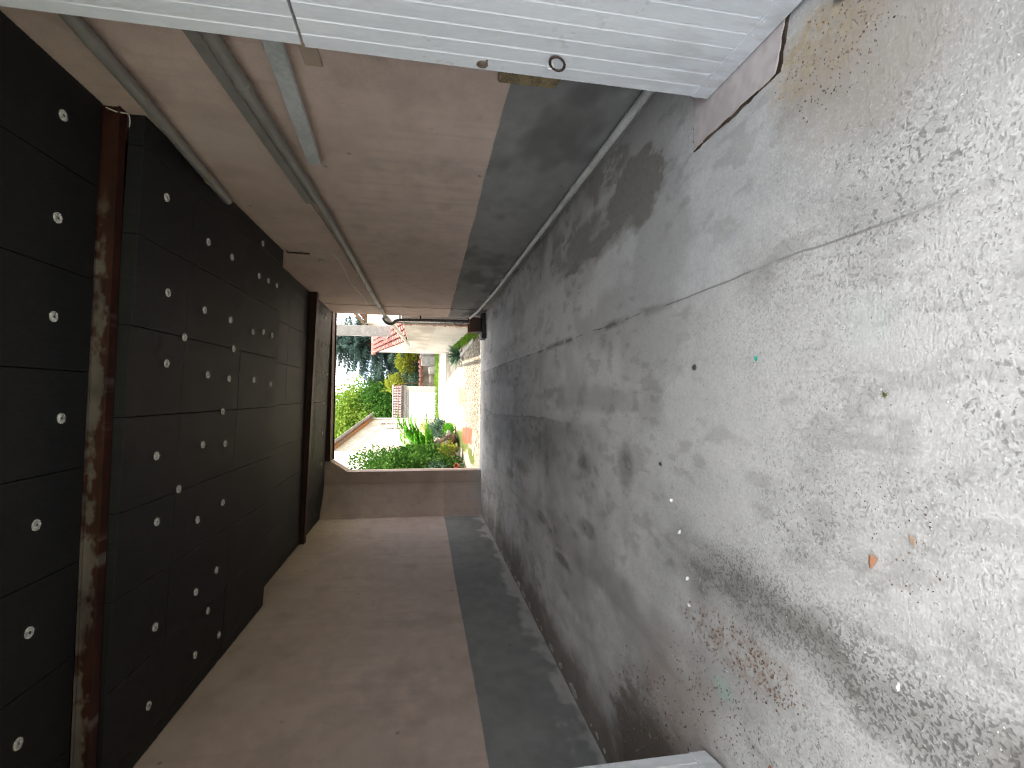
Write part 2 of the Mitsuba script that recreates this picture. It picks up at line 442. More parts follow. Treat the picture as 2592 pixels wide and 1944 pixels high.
ROAD = mat('road', principled(two_tone((.20, .20, .195), (.30, .295, .285), 2), .9, .2))
EARTH = mat('earth', principled(two_tone((.10, .14, .04), (.20, .24, .08), .2), .95, .1))

XR, XL = 1.97, -2.87                       # the passage's two side walls


def z_near(x, y): return 3.71 - .018 * x
def z_mid(x, y): return 3.61 - .035 * x - .02 * y
def z_far(x, y): return 3.69 - .020 * x
def z_last(x, y): return 3.68 - .025 * x


# ------------------------------------------------------------------ the ground
def sheet(x0, x1, y0, y1, nx, ny, zf):
    X, Y = np.meshgrid(np.linspace(x0, x1, nx), np.linspace(y0, y1, ny), indexing='ij')
    v = np.c_[X.ravel(), Y.ravel(), zf(X, Y).ravel()]
    i = (np.arange(nx - 1)[:, None] * ny + np.arange(ny - 1)).ravel()
    return mesh_of(v, np.vstack([np.c_[i, i + ny, i + ny + 1], np.c_[i, i + ny + 1, i + 1]]))


def floor_z(X, Y):
    p = np.stack([X * 1.5, Y * 1.5, 0 * X], -1)
    z = .016 * (meshkit.fbm(p, 3, 5) - .5)
    z += .035 * np.clip((np.abs(X + .45) - 1.6) / .9, 0, 1) ** 2 * (Y > 2.5)      # coves up slightly along the walls
    z -= .020 * np.exp(-((X + .42) / .30) ** 2) * np.clip((Y - 4) / 3, 0, 1)      # worn channel in the middle
    return z


struct('passage_floor', sheet(XL - .05, XR + .05, .25, 12.93, 98, 260, floor_z), FLOOR, True)
struct('courtyard_ground', sheet(-9, 9, 12.931, 48, 60, 120, lambda X, Y: zg(Y) - .012 + .02 * (meshkit.fbm(np.stack([X, Y, 0 * X], -1), 3, 2) - .5)), GRAVEL, True)
struct('street', sheet(-60, 60, -14, .249, 8, 4, lambda X, Y: 0 * X - .02), ROAD)
struct('ground', sheet(-400, 400, -400, 400, 2, 2, lambda X, Y: 0 * X - .25), EARTH)

# a pinkish slab let into the floor under the right gate leaf
def ragged(m, amp, seed):
    v = m.vertices
    n = meshkit.noise(np.c_[v[:, 0] * 14, v[:, 1] * 14, 0 * v[:, 0]], seed) - .5
    n2 = meshkit.noise(np.c_[v[:, 0] * 41, v[:, 1] * 41, 0 * v[:, 0]], seed + 1) - .5
    v[:, 0] += amp * (n + .6 * n2)
    v[:, 1] += amp * (n2 - .7 * n)
    m.vertices = v
    return m


def densify(poly, step):
    out = []
    for (x0, y0), (x1, y1) in zip(poly, poly[1:] + poly[:1]):
        k = max(1, int(math.hypot(x1 - x0, y1 - y0) / step))
        out += [(x0 + (x1 - x0) * i / k, y0 + (y1 - y0) * i / k) for i in range(k)]
    return out


SP = [(1.415, 1.90), (1.62, 1.84), (1.90, 1.86), (1.90, 2.57), (1.66, 2.57), (1.40, 2.555)]
GP = [(1.398, 1.88), (1.62, 1.82), (1.92, 1.84), (1.92, 2.575), (1.66, 2.576), (1.388, 2.563)]
ext = lambda P, h: trimesh.creation.extrude_polygon(__import__('shapely').geometry.Polygon(densify(P, .018)), h, engine='earcut')
slab, gap = ragged(ext(SP, .016), .014, 3), ragged(ext(GP, .010), .020, 9)
put('passage_floor__slab_gap', at(gap, z=-.004), SOIL)
labels['passage_floor__slab_gap'] = {'label': 'dark open joint round the pinkish slab by the right gate leaf'}
put('passage_floor__slab', at(slab, z=-.004), PATCH)
labels['passage_floor__slab'] = {'label': 'pinkish slab let into the floor under the right gate leaf'}

# loose grit and exposed aggregate on the rough part of the floor
def pebbles(n, xs, ys, smin, smax, zf, seed, keep=None):
    g = np.random.default_rng(seed)
    base = trimesh.creation.icosahedron()
    V, F, k = [], [], 0
    while k < n:
        x, y = g.uniform(*xs), ys[0] + (ys[1] - ys[0]) * g.random() ** 1.6
        if keep and not keep(x, y, g): continue
        s = g.uniform(smin, smax)
        v = base.vertices * g.uniform(.55, 1.2, (1, 3)) * s * [1, 1, .55] + g.normal(0, .08 * s, (12, 3))
        a = g.uniform(0, 6.3)
        v = v @ np.array([[math.cos(a), math.sin(a), 0], [-math.sin(a), math.cos(a), 0], [0, 0, 1]])
        V.append(v + [x, y, float(zf(np.array(x), np.array(y))) + .1 * s])
        F.append(base.faces + 12 * k)
        k += 1
    return mesh_of(np.vstack(V), np.vstack(F))


def grit_ok(x, y, g):
    if 1.36 < x < 1.95 and 1.8 < y < 2.62: return False
    return g.random() < (1.0 if x < .57 or y < 1.6 else .12)


PEB = mat('pebble', principled(lambda p, n, uv: mix((.22, .22, .21), (.60, .59, .56), dr.square(cell_rand(p.x * 40, p.y * 40, 3))), .8, .25))
stuff('passage_floor__grit', pebbles(4200, (-2.2, 1.9), (.95, 3.6), .0016, .0042, floor_z, 11, grit_ok), PEB)
CRUMB = mat('crumb', principled(lambda p, n, uv: mix((.055, .042, .034), (.24, .17, .125), cell_rand(p.x * 60, p.y * 60, 3)), .9, .15))
def crumb_at(cx, cy, rx, ry, n, seed, lo=.002, hi=.007):
    return pebbles(n, (cx - rx, cx + rx), (cy - ry, cy + ry), lo, hi, floor_z, seed, lambda x, y, g: (((x - cx) / rx) ** 2 + ((y - cy) / ry) ** 2) < g.random() ** .7)
stuff('passage_floor__dirt_crumbs', join(crumb_at(-1.22, 2.25, .16, .5, 420, 31), crumb_at(-1.55, 2.45, .3, .45, 260, 32), crumb_at(1.30, 1.62, .24, .32, 300, 33, .0015, .005), crumb_at(-2.2, 3.1, .5, .7, 380, 34, .003, .010), crumb_at(-.45, 1.35, .2, .15, 60, 35, .0015, .004)), CRUMB)
stuff('courtyard_ground__gravel', pebbles(9000, (-1.8, 1.75), (12.95, 17.5), .010, .024, lambda X, Y: zg(Y) - .01, 12, lambda x, y, g: x > -.98 or y < 14.1), mat('yard_pebble', principled(lambda p, n, uv: mix((.15, .135, .105), (.55, .52, .46), cell_rand(p.x * 20, p.y * 20, 5)), .85, .2)))

# ------------------------------------------------------------------ the building over the passage
H = thing('passage_house', 'house with a dark covered passage, beige plaster walls over a grey painted base', 'building')
put(H + '__wall', box(XR, 6.5, .75, 11.37, -.2, 4.3), WALL); labels[H + '__wall'] = {'label': 'right passage wall, beige above and grey below, with pipes along it'}
put(H + '__wall', box(-8, XL, .75, 12.05, -.2, 4.3), WALL); labels[H + '__wall_001'] = {'label': 'left passage wall, plain beige above a grey base'}
put(H + '__pier', box(XR - .006, 6.5, 11.408, 12.62, -.2, 4.3), WALL); labels[H + '__pier'] = {'label': 'pale strip of wall beyond the vertical crack at the right side of the opening'}
lp = join(prism([(-2.17, -.2), (-1.875, -.2), (-1.875, 3.22), (-1.60, 3.64), (-1.60, 4.3), (-2.17, 4.3)], .40))
put(H + '__pier', at(lp, y=12.60), WALL); labels[H + '__pier_001'] = {'label': 'left pier of the opening with its upper corner cut on the slant'}
lw = mesh_of([(-2.16, 12.585, -.2), (-2.16, 12.585, 4.3), (XL - .02, 12.045, 4.3), (XL - .02, 12.045, -.2), (-2.16, 13.0, -.2), (-2.16, 13.0, 4.3), (-8, 13.0, 4.3), (-8, 13.0, -.2)],
             [(0, 2, 1), (0, 3, 2), (4, 5, 6), (4, 6, 7), (1, 2, 6), (1, 6, 5)])
put(H + '__return_wall', lw, WALL); labels[H + '__return_wall'] = {'label': 'brown return wall left of the opening'}
put(H + '__ceiling', box(XL, XR, .3, 13.0, 3.86, 4.3), JOINT)
put(H + '__upper_storey', box(-8, 6.5, .25, 13.0, 4.302, 7.2), WHITE)
put(H + '__front_wall', join(box(XL - .1, -1.95, .25, .75, -.2, 4.3), box(1.70, XR + .3, .25, .75, -.2, 4.3), box(-1.95, 1.70, .25, .75, 3.66, 4.3)), WHITE)
lint = join(box(-1.60, 2.2, 12.46, 12.52, 3.61, 3.85), box(-1.60, 2.2, 12.52, 12.98, 3.625, 3.86), box(-1.60, 2.2, 12.94, 12.99, 3.60, 3.86))
put(H + '__lintel', lint, BEAM); labels[H + '__lintel'] = {'label': 'rusty red steel lintel over the opening to the yard'}


def i_beam(y, w, zb, zt, x0, x1, fl=.014, web=.035):
    """A rolled steel beam across the passage; zb, zt give the bottom and top at each end."""
    def bar(y0, y1, lo, hi):
        v = [(x, yy, z) for x, k in ((x0, 0), (x1, 1)) for yy in (y0, y1) for z in (lo[k], hi[k])]
        f = [[0, 1, 3], [0, 3, 2], [4, 6, 7], [4, 7, 5], [0, 4, 5], [0, 5, 1], [2, 3, 7], [2, 7, 6], [0, 2, 6], [0, 6, 4], [1, 5, 7], [1, 7, 3]]
        return mesh_of(v, f)
    b, t = np.array(zb), np.array(zt)
    return join(bar(y, y + w, b, b + fl), bar(y, y + w, t - fl, t), bar(y + web, y + w - web, b + fl, t - fl))


put(H + '__steel_beam', i_beam(3.83, .085, (3.650, 3.575), (3.757, 3.70), XL, XR, .014, .014), BEAM, False)
labels[H + '__steel_beam'] = {'label': 'rusty red steel beam with flaking pale paint across the near part of the ceiling'}
put(H + '__steel_beam', i_beam(10.14, .16, (3.66, 3.51), (3.75, 3.66), XL, XR, .016, .02), BEAM, False)
labels[H + '__steel_beam_001'] = {'label': 'dark red steel beam across the ceiling just before the opening'}

# insulation boards, each fixed with washers, in four bays between the beams
XJ = [XL, -2.72, -2.10, -1.46, -.85, -.18, .47, 1.12, 1.75, XR]
def bays():
    near = [XL, -2.35, -1.75, -1.13, -.505, .13, .755, 1.385, XR]
    yield z_near, near, [.78, 1.95, 3.82]
    yield z_mid, XJ, [3.925, 4.70, 5.95, 7.30]
    yield z_far, XJ, [7.302, 8.72, 10.13]
    yield z_last, XJ, [10.305, 11.05, 12.45]


for zf, xs, ys in bays():
    for i in range(len(xs) - 1):
        for j in range(len(ys) - 1):
            g = .0022
            x0, x1, y0, y1 = xs[i] + g, xs[i + 1] - g, ys[j] + g, ys[j + 1] - g
            dz = rnd.uniform(-.003, .002)
            c = .003
            lo = [(x, y, zf(x, y) + dz) for x in (x0 + c, x1 - c) for y in (y0 + c, y1 - c)]
            mid = [(x, y, zf(x, y) + dz + c) for x in (x0, x1) for y in (y0, y1)]
            hi = [(x, y, zf(x, y) + .10) for x in (x0, x1) for y in (y0, y1)]
            v = lo + mid + hi
            q = [(0, 1, 3, 2), (0, 4, 5, 1), (1, 5, 7, 3), (3, 7, 6, 2), (2, 6, 4, 0), (4, 8, 9, 5), (5, 9, 11, 7), (7, 11, 10, 6), (6, 10, 8, 4)]
            f = [t for a, b, cc, d in q for t in ((a, b, cc), (a, cc, d))]
            m = mesh_of(v, f)
            m.fix_normals() if False else None
            put(H + '__ceiling__insulation_board', m, BOARD)

disc = join(lathe([(0, -.012), (.008, -.012), (.009, .002), (.013, .006), (.027, .007), (.0325, .004), (.0335, 0), (.0335, -.004), (0, -.014)], 20),
            *[at(trimesh.creation.box((.017, .0035, .006)), x=.021 * math.cos(a), y=.021 * math.sin(a), z=.007, rz=a) for a in np.arange(6) * math.pi / 3])
plug = at(lathe([(0, .003), (.008, .003), (.0085, -.004), (0, -.006)], 12), z=.0)
WASH = [(z_near, p) for p in [(1.68, 3.45), (1.05, 3.45), (.45, 3.46), (-.17, 3.57), (-.79, 3.41), (-1.41, 3.40), (-2.02, 3.36)]]
WASH += [(z_mid, p) for p in [(1.51, 4.26), (1.39, 5.01), (1.81, 6.44), (1.40, 5.56), (1.40, 6.38), (1.42, 6.72), (1.43, 7.06), (.79, 4.37), (.76, 5.02), (.76, 5.62), (.72, 6.29), (.76, 6.65), (.76, 6.99), (.47, 4.68), (.47, 5.75), (.23, 4.42), (.17, 5.17), (.15, 5.68), (.16, 6.42), (.12, 7.05), (-.19, 5.57), (-.50, 4.36), (-.49, 5.16), (-.53, 5.68), (-.83, 4.75), (-1.15, 5.72), (-1.03, 4.43), (-1.19, 5.15), (-1.83, 5.66), (-1.88, 5.21), (-1.89, 4.51), (-2.18, 5.51), (-2.57, 5.83), (-2.50, 5.28), (-2.50, 4.49)]]
WASH += [(z_last, p) for p in [(1.69, 11.61), (1.09, 11.57), (.45, 11.68), (.45, 12.15), (-.19, 11.92), (-.87, 11.90), (-1.59, 11.98)]]
for zf, (x, y) in WASH:
    m = at(disc, rx=math.pi + rnd.uniform(-.05, .05), rz=rnd.uniform(0, 6))
    m.apply_translation((x, y, zf(x, y) - .006))
    kw = put(H + '__ceiling__fixing_washer', m, DISC, 35)
    q = at(plug, rx=math.pi); q.apply_translation((x, y, zf(x, y) - .0072)); put(H + '__ceiling__washer_hole', q, RUBBER)
# plaster dirt hanging in the corners, a bit of loose wire at the beam end
wire = tube([(1.955, 3.84, 3.665), (1.93, 3.835, 3.60), (1.925, 3.835, 3.53), (1.90, 3.83, 3.515), (1.86, 3.83, 3.51), (1.83, 3.83, 3.515)], .004, 6)
solo('loose_wire', wire, PALE, 'short pale wire hooked over the right end of the near rusty beam', 'wire')
solo('iron_rod', tube([(1.975, 7.30, 3.36), (1.95, 7.30, 3.35), (1.945, 7.30, 3.06)], .011, 8), IRON, 'short dark iron rod sticking down the right wall under the ceiling', 'rod')

# ------------------------------------------------------------------ the two gate leaves
def gate_leaf(key, xface, y0, y1, side, detail):
    """Ledged boarded leaf in a local frame: length along +y from the hinge, face at x = 0 looking to -side."""
    parts = []
    W, t, z0, zs, z1 = .0945, .034, .115, 2.058, 3.60
    n = int(round((y1 - y0) / W))
    W = (y1 - y0) / n
    def board(ya, yb, za, zb):
        c = .0055
        pr = [(ya + .0012, -t / 2), (ya + .0012, t / 2 - c), (ya + c, t / 2), (yb - c, t / 2), (yb - .0012, t / 2 - c), (yb - .0012, -t / 2)]
        v = [(-q * side, y, z) for z in (za, zb) for y, q in pr]
        k = len(pr)
        f = [(i, (i + 1) % k, k + (i + 1) % k) for i in range(k)] + [(i, k + (i + 1) % k, k + i) for i in range(k)]
        f += [(0, i + 1, i) for i in range(1, k - 1)] + [(k, k + i, k + i + 1) for i in range(1, k - 1)]
        m = mesh_of(v, f)
        trimesh.repair.fix_normals(m)
        return m
    for i in range(n):
        ya, yb = y0 + i * W, y0 + (i + 1) * W
        parts.append(('board', board(ya, yb, z0, zs - .007 if True else zs)))
    for i in range(n):
        ya, yb = y0 + i * W, y0 + (i + 1) * W
        if i == n - 1: yb -= .012
        parts.append(('board', board(ya, yb, zs + .007, z1)))
    parts.append(('bottom_rail', at(bevel_box(t + .006, y1 - y0, .096, .004), x=0, y=(y0 + y1) / 2, z=.018 + .048)))
    parts.append(('back_rail', at(bevel_box(.035, y1 - y0 - .06, .14, .004), x=side * (t / 2 + .019), y=(y0 + y1) / 2 - .02, z=.55)))
    parts.append(('back_rail', at(bevel_box(.035, y1 - y0 - .06, .14, .004), x=side * (t / 2 + .019), y=(y0 + y1) / 2 - .02, z=1.75)))
    parts.append(('back_rail', at(bevel_box(.035, y1 - y0 - .06, .14, .004), x=side * (t / 2 + .019), y=(y0 + y1) / 2 - .02, z=2.9)))
    return parts


GR = thing('gate_leaf', 'tall white boarded gate leaf with an iron ring, folded back along the right wall', 'gate', 'white gate leaves')
for name, m in gate_leaf(GR, 0, .72, 2.41, 1, True):
    m.apply_translation((1.617, 0, 0))
    put(GR + '__' + name, m, GATE)
face = 1.617 - .017
ring = trimesh.creation.torus(.030, .0052, 28, 10)
ring.apply_scale((1, 1.42, 1))
R0 = trimesh.transformations.euler_matrix(0, math.pi / 2, 0)
ring.apply_transform(R0)
ring = at(ring, rz=.25, rx=-.9)
ring.apply_translation((face - .018, 2.268, .888))
rk = put(GR + '__ring_handle', ring, IRON, True); labels[rk] = {'label': 'dark oval iron ring handle'}
put(GR + '__ring_handle__staple', tube([(face + .01, 2.305, .925), (face - .022, 2.303, .923), (face - .030, 2.296, .915), (face - .022, 2.29, .905), (face + .01, 2.288, .903)], .0055, 8), PALE, True)
esc = at(lathe([(0, .010), (.006, .010), (.018, .008), (.027, .003), (.028, 0), (0, 0)], 20), ry=-math.pi / 2)
esc.apply_translation((face, 2.366, 1.235))
lk = put(GR + '__lock_plate', esc, mat('bronze', principled(two_tone((.07, .055, .04), (.16, .13, .10), 60), .5, .5)), 40); labels[lk] = {'label': 'small round bronze lock plate'}
put(GR + '__screw', at(trimesh.creation.icosphere(1, .005), face - .001, 2.335, 1.215), IRON, True)
for y, z in ((1.86, .093), (1.94, .09), (2.09, .09), (2.30, .09)):
    put(GR + '__nail', at(trimesh.creation.icosphere(1, .0045), face - .004, y, z), PALE, True)

GL = thing('gate_leaf', 'white gate leaf of which only the lower corner shows at the left wall', 'gate', 'white gate leaves')
hx, hy = -1.55, .72
ang = math.atan2(2.42 - hy, -1.835 - hx) - math.pi / 2
for name, m in gate_leaf(GL, 0, 0, math.hypot(2.42 - hy, -1.835 - hx), -1, False):
    m.apply_transform(trimesh.transformations.rotation_matrix(ang, (0, 0, 1)))
    m.apply_translation((hx - .017, hy, 0))
    put(GL + '__' + name, m, GATE)
labels[GR].pop('group'); labels[GL].pop('group')

# ------------------------------------------------------------------ pipes and fittings along the right wall
def interp(pts, n):
    p = np.array(pts, float)
    s = np.r_[0, np.cumsum(np.linalg.norm(np.diff(p, axis=0), axis=1))]
    t = np.linspace(0, s[-1], n)
    return np.c_[[np.interp(t, s, p[:, k]) for k in range(3)]].T


dp = thing('drain_pipe', 'long grey drain pipe running along the right wall and out into the yard', 'pipe')
put(dp + '__pipe', tube(interp([(1.895, 2.4, 2.645), (1.895, 5.6, 2.51), (1.90, 9.0, 2.45), (1.90, 12.4, 2.39)], 40), .041, 16), PIPE, True)
put(dp + '__pipe', tube(interp([(1.88, 12.38, 2.39), (1.845, 13.0, 2.30), (1.855, 14.4, 2.22), (1.93, 19.7, 2.02)], 30), .055, 14), PALE, True)
labels[dp + '__pipe_001'] = {'label': 'whitish length of the drain pipe outside in the yard'}
for y in (3.3, 5.55, 7.2, 9.4, 11.2):
    zc = np.interp(y, [2.4, 5.6, 9, 12.4], [2.645, 2.51, 2.45, 2.39])
    put(dp + '__collar', tube([(1.897, y - .045, zc + .001), (1.897, y + .045, zc - .001)], .048, 16), PIPE, 40)
    put(dp + '__clip', at(bevel_box(.07, .025, .02, .003), 1.94, y + .2, zc), IRON)
cp = thing('cable_duct', 'grey square duct fixed to the right wall just above the drain pipe', 'duct')
dpts = [(1.945, 2.4, 2.755), (1.945, 5.3, 2.635)]
put(cp, at(bevel_box(.05, 2.9, .085, .008), 1.944, 3.85, 2.70, rx=-.041), PIPE)
put(cp.replace('cable_duct', 'cable_duct') + '__cable', tube(interp([(1.968, 2.5, 2.79), (1.968, 4.6, 2.70), (1.967, 5.9, 2.62), (1.967, 8.2, 2.56)], 30), .006, 6), IRON, True)
solo('ceiling_conduit', join(tube(interp([(1.90, 2.5, 3.265), (1.90, 3.6, 3.31), (1.905, 4.5, 3.37), (1.91, 5.35, 3.42)], 24), .041, 14)), PIPE,
     'upper grey conduit on the right wall rising to the ceiling', 'pipe', smooth=40)
for y, z in ((3.05, 3.29), (3.95, 3.333), (4.85, 3.392)):
    put('ceiling_conduit__clip', tube([(1.903, y - .02, z), (1.903, y + .02, z)], .0445, 14), PIPE, 40)
# flat pale bar on wall, tapering because it stands off the wall at the near end
bar = at(bevel_box(.045, 1.75, .105, .006), 1.895, 3.40, 2.345, rx=.050)
solo('flat_bar', bar, BAR, 'pale grey flat bar fixed on the right wall below the drain pipe', 'bar')
solo('wall_plate', at(bevel_box(.02, .17, .10, .004), 1.962, 3.02, 2.16), mat('tan', principled((.33, .26, .20), .8)), 'small tan plate on the right wall below the pale flat bar', 'plate')
solo('wall_block', at(bevel_box(.11, .10, .36, .012, .004, 3), 1.925, 2.87, .90), mat('mossy', principled(two_tone((.13, .095, .06), (.25, .20, .11), 14), .9)), 'narrow mossy brown block on the right wall beside the gate edge', 'block')
solo('floor_pipe', join(tube(interp([(1.93, 2.3, .115), (1.925, 4.5, .135), (1.92, 6.4, .155), (1.90, 9.0, .20), (1.86, 11.0, .30), (1.83, 11.75, .40)], 50), .029, 12),
     *[tube([(1.925, y, z), (1.925, y + .05, z)], .033, 12) for y, z in ((4.4, .134), (6.3, .154), (8.2, .19), (9.6, .225))]), mat('light_pipe', principled(two_tone((.36, .36, .345), (.50, .50, .48), 7), .5, .4)),
     'thin grey pipe running low along the foot of the right wall', 'pipe', smooth=40)
for y, z in ((5.2, .145), (7.3, .175), (9.0, .20)):
    pass
solo('loose_cable', tube(interp([(1.962, 7.1, 2.77), (1.962, 7.47, 2.75), (1.962, 8.64, 2.74), (1.962, 10.13, 2.70), (1.962, 11.25, 2.72)], 30) + np.c_[np.zeros(30), np.zeros(30), -.03 * np.sin(np.linspace(0, 9, 30))], .007, 6), PALE,
     'thin pale cable stapled along the right wall above the drain pipe', 'cable', smooth=True)
pl = mat('plaster_dab', principled((.42, .38, .35), .9))
for k, (y, z, s) in enumerate(((7.75, 2.98, .055), (7.35, 2.78, .06))):
    m = trimesh.creation.icosphere(2, 1.0)
    m.vertices = m.vertices * [.012, s * 1.3, s * .7] * (1 + .5 * (meshkit.noise(m.vertices * 2.1, k)[:, None] - .5))
    m.apply_translation((1.966, y, z))
    put(H + '__wall__plaster_dab', m, pl, True)
# foot of the wall: broken plaster lumps on both sides
def lumps(side, y0, y1, n, seed):
    g = np.random.default_rng(seed); out = []
    for _ in range(n):
        y = g.uniform(y0, y1); s = g.uniform(.015, .045)
        m = trimesh.creation.icosphere(1, 1.0)
        m.vertices = m.vertices * [s, s * g.uniform(1, 2.4), s * .6] + g.normal(0, s * .12, m.vertices.shape)
        m.apply_translation((side, y, .012)); out.append(m)
    return join(*out)
stuff('passage_floor__rubble', join(lumps(XR - .04, 6, 11, 26, 1), lumps(XL + .05, 3.0, 11.5, 46, 2)), GREY)

# the tub at the corner with the downpipe standing in it
tb = thing('drain_tub', 'brown square tub on a black base at the foot of the downpipe', 'tub')
def tub_mesh(w0, w1, h, t=.02):
    def ring(w, z): return [(-w / 2, -w / 2, z), (w / 2, -w / 2, z), (w / 2, w / 2, z), (-w / 2, w / 2, z)]
    v = ring(w0, 0) + ring(w1, h) + ring(w1 - 2 * t, h) + ring(w0 - 2 * t, t)
    f = [(0, 2, 1), (0, 3, 2)]
    for a, b in ((0, 4), (4, 8), (8, 12)):
        for i in range(4):
            j = (i + 1) % 4
            f += [(a + i, a + j, b + j), (a + i, b + j, b + i)]
    f += [(12, 13, 14), (12, 14, 15)]
    return mesh_of(v, f)
put(tb + '__body', at(tub_mesh(.33, .37, .27), 1.70, 12.05, .125), TUB)
rim = join(*[at(bevel_box(.40 if k % 2 == 0 else .03, .03 if k % 2 == 0 else .34, .03, .004), 1.70 + (0, .19, 0, -.19)[k], 12.05 + (-.19, 0, .19, 0)[k], .395) for k in range(4)])
put(tb + '__rim', rim, TERRA)
put(tb + '__base', at(bevel_box(.60, .42, .12, .01), 1.665, 11.98, .06), RUBBER)
put(tb + '__soil', box(1.545, 1.855, 11.90, 12.20, .34, .355), SOIL)
dw = thing('downpipe', 'dark lead downpipe with a swan neck standing in the brown tub', 'downpipe')
sw = [(1.90, 12.70, 2.46), (1.84, 12.72, 2.43), (1.775, 12.74, 2.36), (1.76, 12.74, 2.29), (1.775, 12.73, 2.22), (1.825, 12.68, 2.17), (1.845, 12.63, 2.08), (1.85, 12.56, 1.9), (1.84, 12.40, 1.0), (1.80, 12.12, .37)]
t = np.linspace(0, 1, 60)  # along the swan neck
from scipy.interpolate import CubicSpline, PchipInterpolator
s_ = np.linspace(0, 1, len(sw))
put(dw + '__pipe', tube(np.array(PchipInterpolator(s_, np.array(sw))(t)), .035, 14), LEAD, True)
put(dw + '__bracket', at(bevel_box(.10, .03, .03, .004), 1.91, 12.5, 1.55), IRON)
put(dw + '__bracket', at(bevel_box(.10, .03, .03, .004), 1.91, 12.58, 2.05), IRON)
wp = thing('overflow_pipe', 'thin white pipe standing beside the dark downpipe', 'pipe')
put(wp, tube([(1.80, 12.75, 2.3), (1.80, 12.70, 1.3), (1.77, 12.20, .36)], .022, 10), PALE, True)
solo('hanging_wire', tube(interp([(1.84, 12.35, .78), (1.76, 12.3, .74), (1.72, 12.22, .60), (1.73, 12.15, .42)], 16), .006, 6), IRON, 'thin black wire looping from the downpipe into the tub', 'wire', smooth=True)

# ------------------------------------------------------------------ small things lying on the floor
def scrap(x, y, s, mt, label, cat, seed, flat=.1):
    g = np.random.default_rng(seed)
    a = np.sort(g.uniform(0, 2 * math.pi, 8))
    r = s * g.uniform(.6, 1.1, 8)
    ring = np.c_[r * np.cos(a), r * np.sin(a) * .7, g.uniform(0, flat * s * 2, 8)]
    z = float(floor_z(np.array(x), np.array(y))) + .007
    v = np.vstack([ring, ring + [0, 0, -.003 - flat * s * .2], [[0, 0, flat * s * 1.5]], [[0, 0, -.004]]])
    f = []
    for i in range(8):
        j = (i + 1) % 8
        f += [(i, j, 16), (8 + j, 8 + i, 17), (i, 8 + i, 8 + j), (i, 8 + j, j)]
    m = mesh_of(v, f)
    m.apply_translation((x, y, z))
    solo(cat.replace(' ', '_'), m, mt, label, cat)
scrap(-.54, 1.44, .030, mat('orange_leaf', two(principled((.36, .18, .10), .7))), 'orange dry leaf lying on the rough concrete', 'dry leaf', 1, .25)
scrap(-.43, 1.30, .022, mat('tan_leaf', two(principled((.42, .32, .24), .7))), 'pale tan dry leaf near the orange one', 'dry leaf', 2, .2)
scrap(-1.60, 1.93, .040, mat('brown_leaf', two(principled((.28, .14, .09), .7))), 'brown dry leaf at the edge by the left gate leaf', 'dry leaf', 3, .3)
scrap(.18, 2.03, .013, mat('teal', principled((.04, .42, .30), .5)), 'tiny teal green scrap on the floor', 'scrap', 4, .3)
DSTONE = mat('dark_stone', principled((.07, .068, .065), .8))
for x, y, r, lab in ((.17, 2.55, .015, 'small dark stone lying in the middle of the floor'), (-.42, 2.96, .011, 'small black stone further back on the left')):
    m = trimesh.creation.icosphere(2, 1.0)
    m.vertices = m.vertices * [r, r * 1.4, r * .5] * (1 + .9 * (meshkit.noise(m.vertices * 1.6 + 9 * x, 4)[:, None] - .5))
    m.apply_translation((x, y, float(floor_z(np.array(x), np.array(y))) + r * .35))
    solo('stone', m, DSTONE, lab, 'stone', smooth=50)
CHIP = mat('chip', principled((.75, .74, .71), .7))
for k, (x, y, lab) in enumerate(((-.62, 2.80, 'furthest back white stone chip, nearest the middle of the passage floor'), (-.78, 2.70, 'second white stone chip from the middle of the floor'), (-1.02, 2.62, 'white stone chip in the close pair, the one nearer the middle'), (-1.16, 2.60, 'white stone chip in the close pair, the one nearer the left wall'), (-.90, 1.35, 'white stone chip lying closest to the camera on the left'))):
    scrap(x, y, .013, CHIP, lab, 'white chip', 20 + k, .6)
tuft = leaves(np.c_[rng.normal(.02, .007, 60), rng.normal(1.40, .006, 60), np.zeros(60)], np.c_[rng.normal(0, .7, 60), rng.normal(0, .7, 60), np.full(60, .5)], rng.uniform(.003, .007, 60), .003)
solo('moss_tuft', tuft, mat('moss', leafy((.10, .12, .03), (.18, .20, .06), .2)), 'tiny green moss tuft growing in the concrete', 'moss')

# ------------------------------------------------------------------ the yard, right side
YW = thing('yard_wall', 'pale stained outbuilding on the right of the yard with a red tiled roof sloping towards the passage', 'outbuilding')
A0, A1 = np.array([1.90, 13.02]), np.array([2.30, 28.0])
def wpt(s): return A0 + (A1 - A0) * s
def top(y): return np.interp(y, [13, 19.0, 20.7, 28.0], [2.02, 2.05, 2.42, 3.98])
ys = [13.02, 19.0, 20.7, 28.0]
pw = []
for y in ys:
    s = (y - 13.02) / 14.98
    pw.append((*wpt(s), y))
v, f = [], []
for x, yy, y in pw:
    v += [(x, yy, -.2), (x, yy, top(y)), (x + .75, yy, top(y)), (x + .75, yy, -.2)]
for i in range(len(pw) - 1):
    a, b = 4 * i, 4 * i + 4
    for k in range(3):
        f += [(a + k, b + k, b + k + 1), (a + k, b + k + 1, a + k + 1)]
f += [(0, 1, 2), (0, 2, 3), (12, 14, 13), (12, 15, 14)]
put(YW + '__wall', mesh_of(v, f), YARD)
# brick quoin at the near end
bricks = []
g = np.random.default_rng(4)
for k in range(26):
    zz = .05 + k * .075
    w = .23 if k % 2 else .15
    bricks.append(at(bevel_box(.05, w, .064, .006, .002, k), 1.885 + g.uniform(-.006, .006), 13.05 + w / 2 + .35, zz + .03))
for k, b in enumerate(bricks):
    put(YW + '__quoin_brick', b, BRICK)
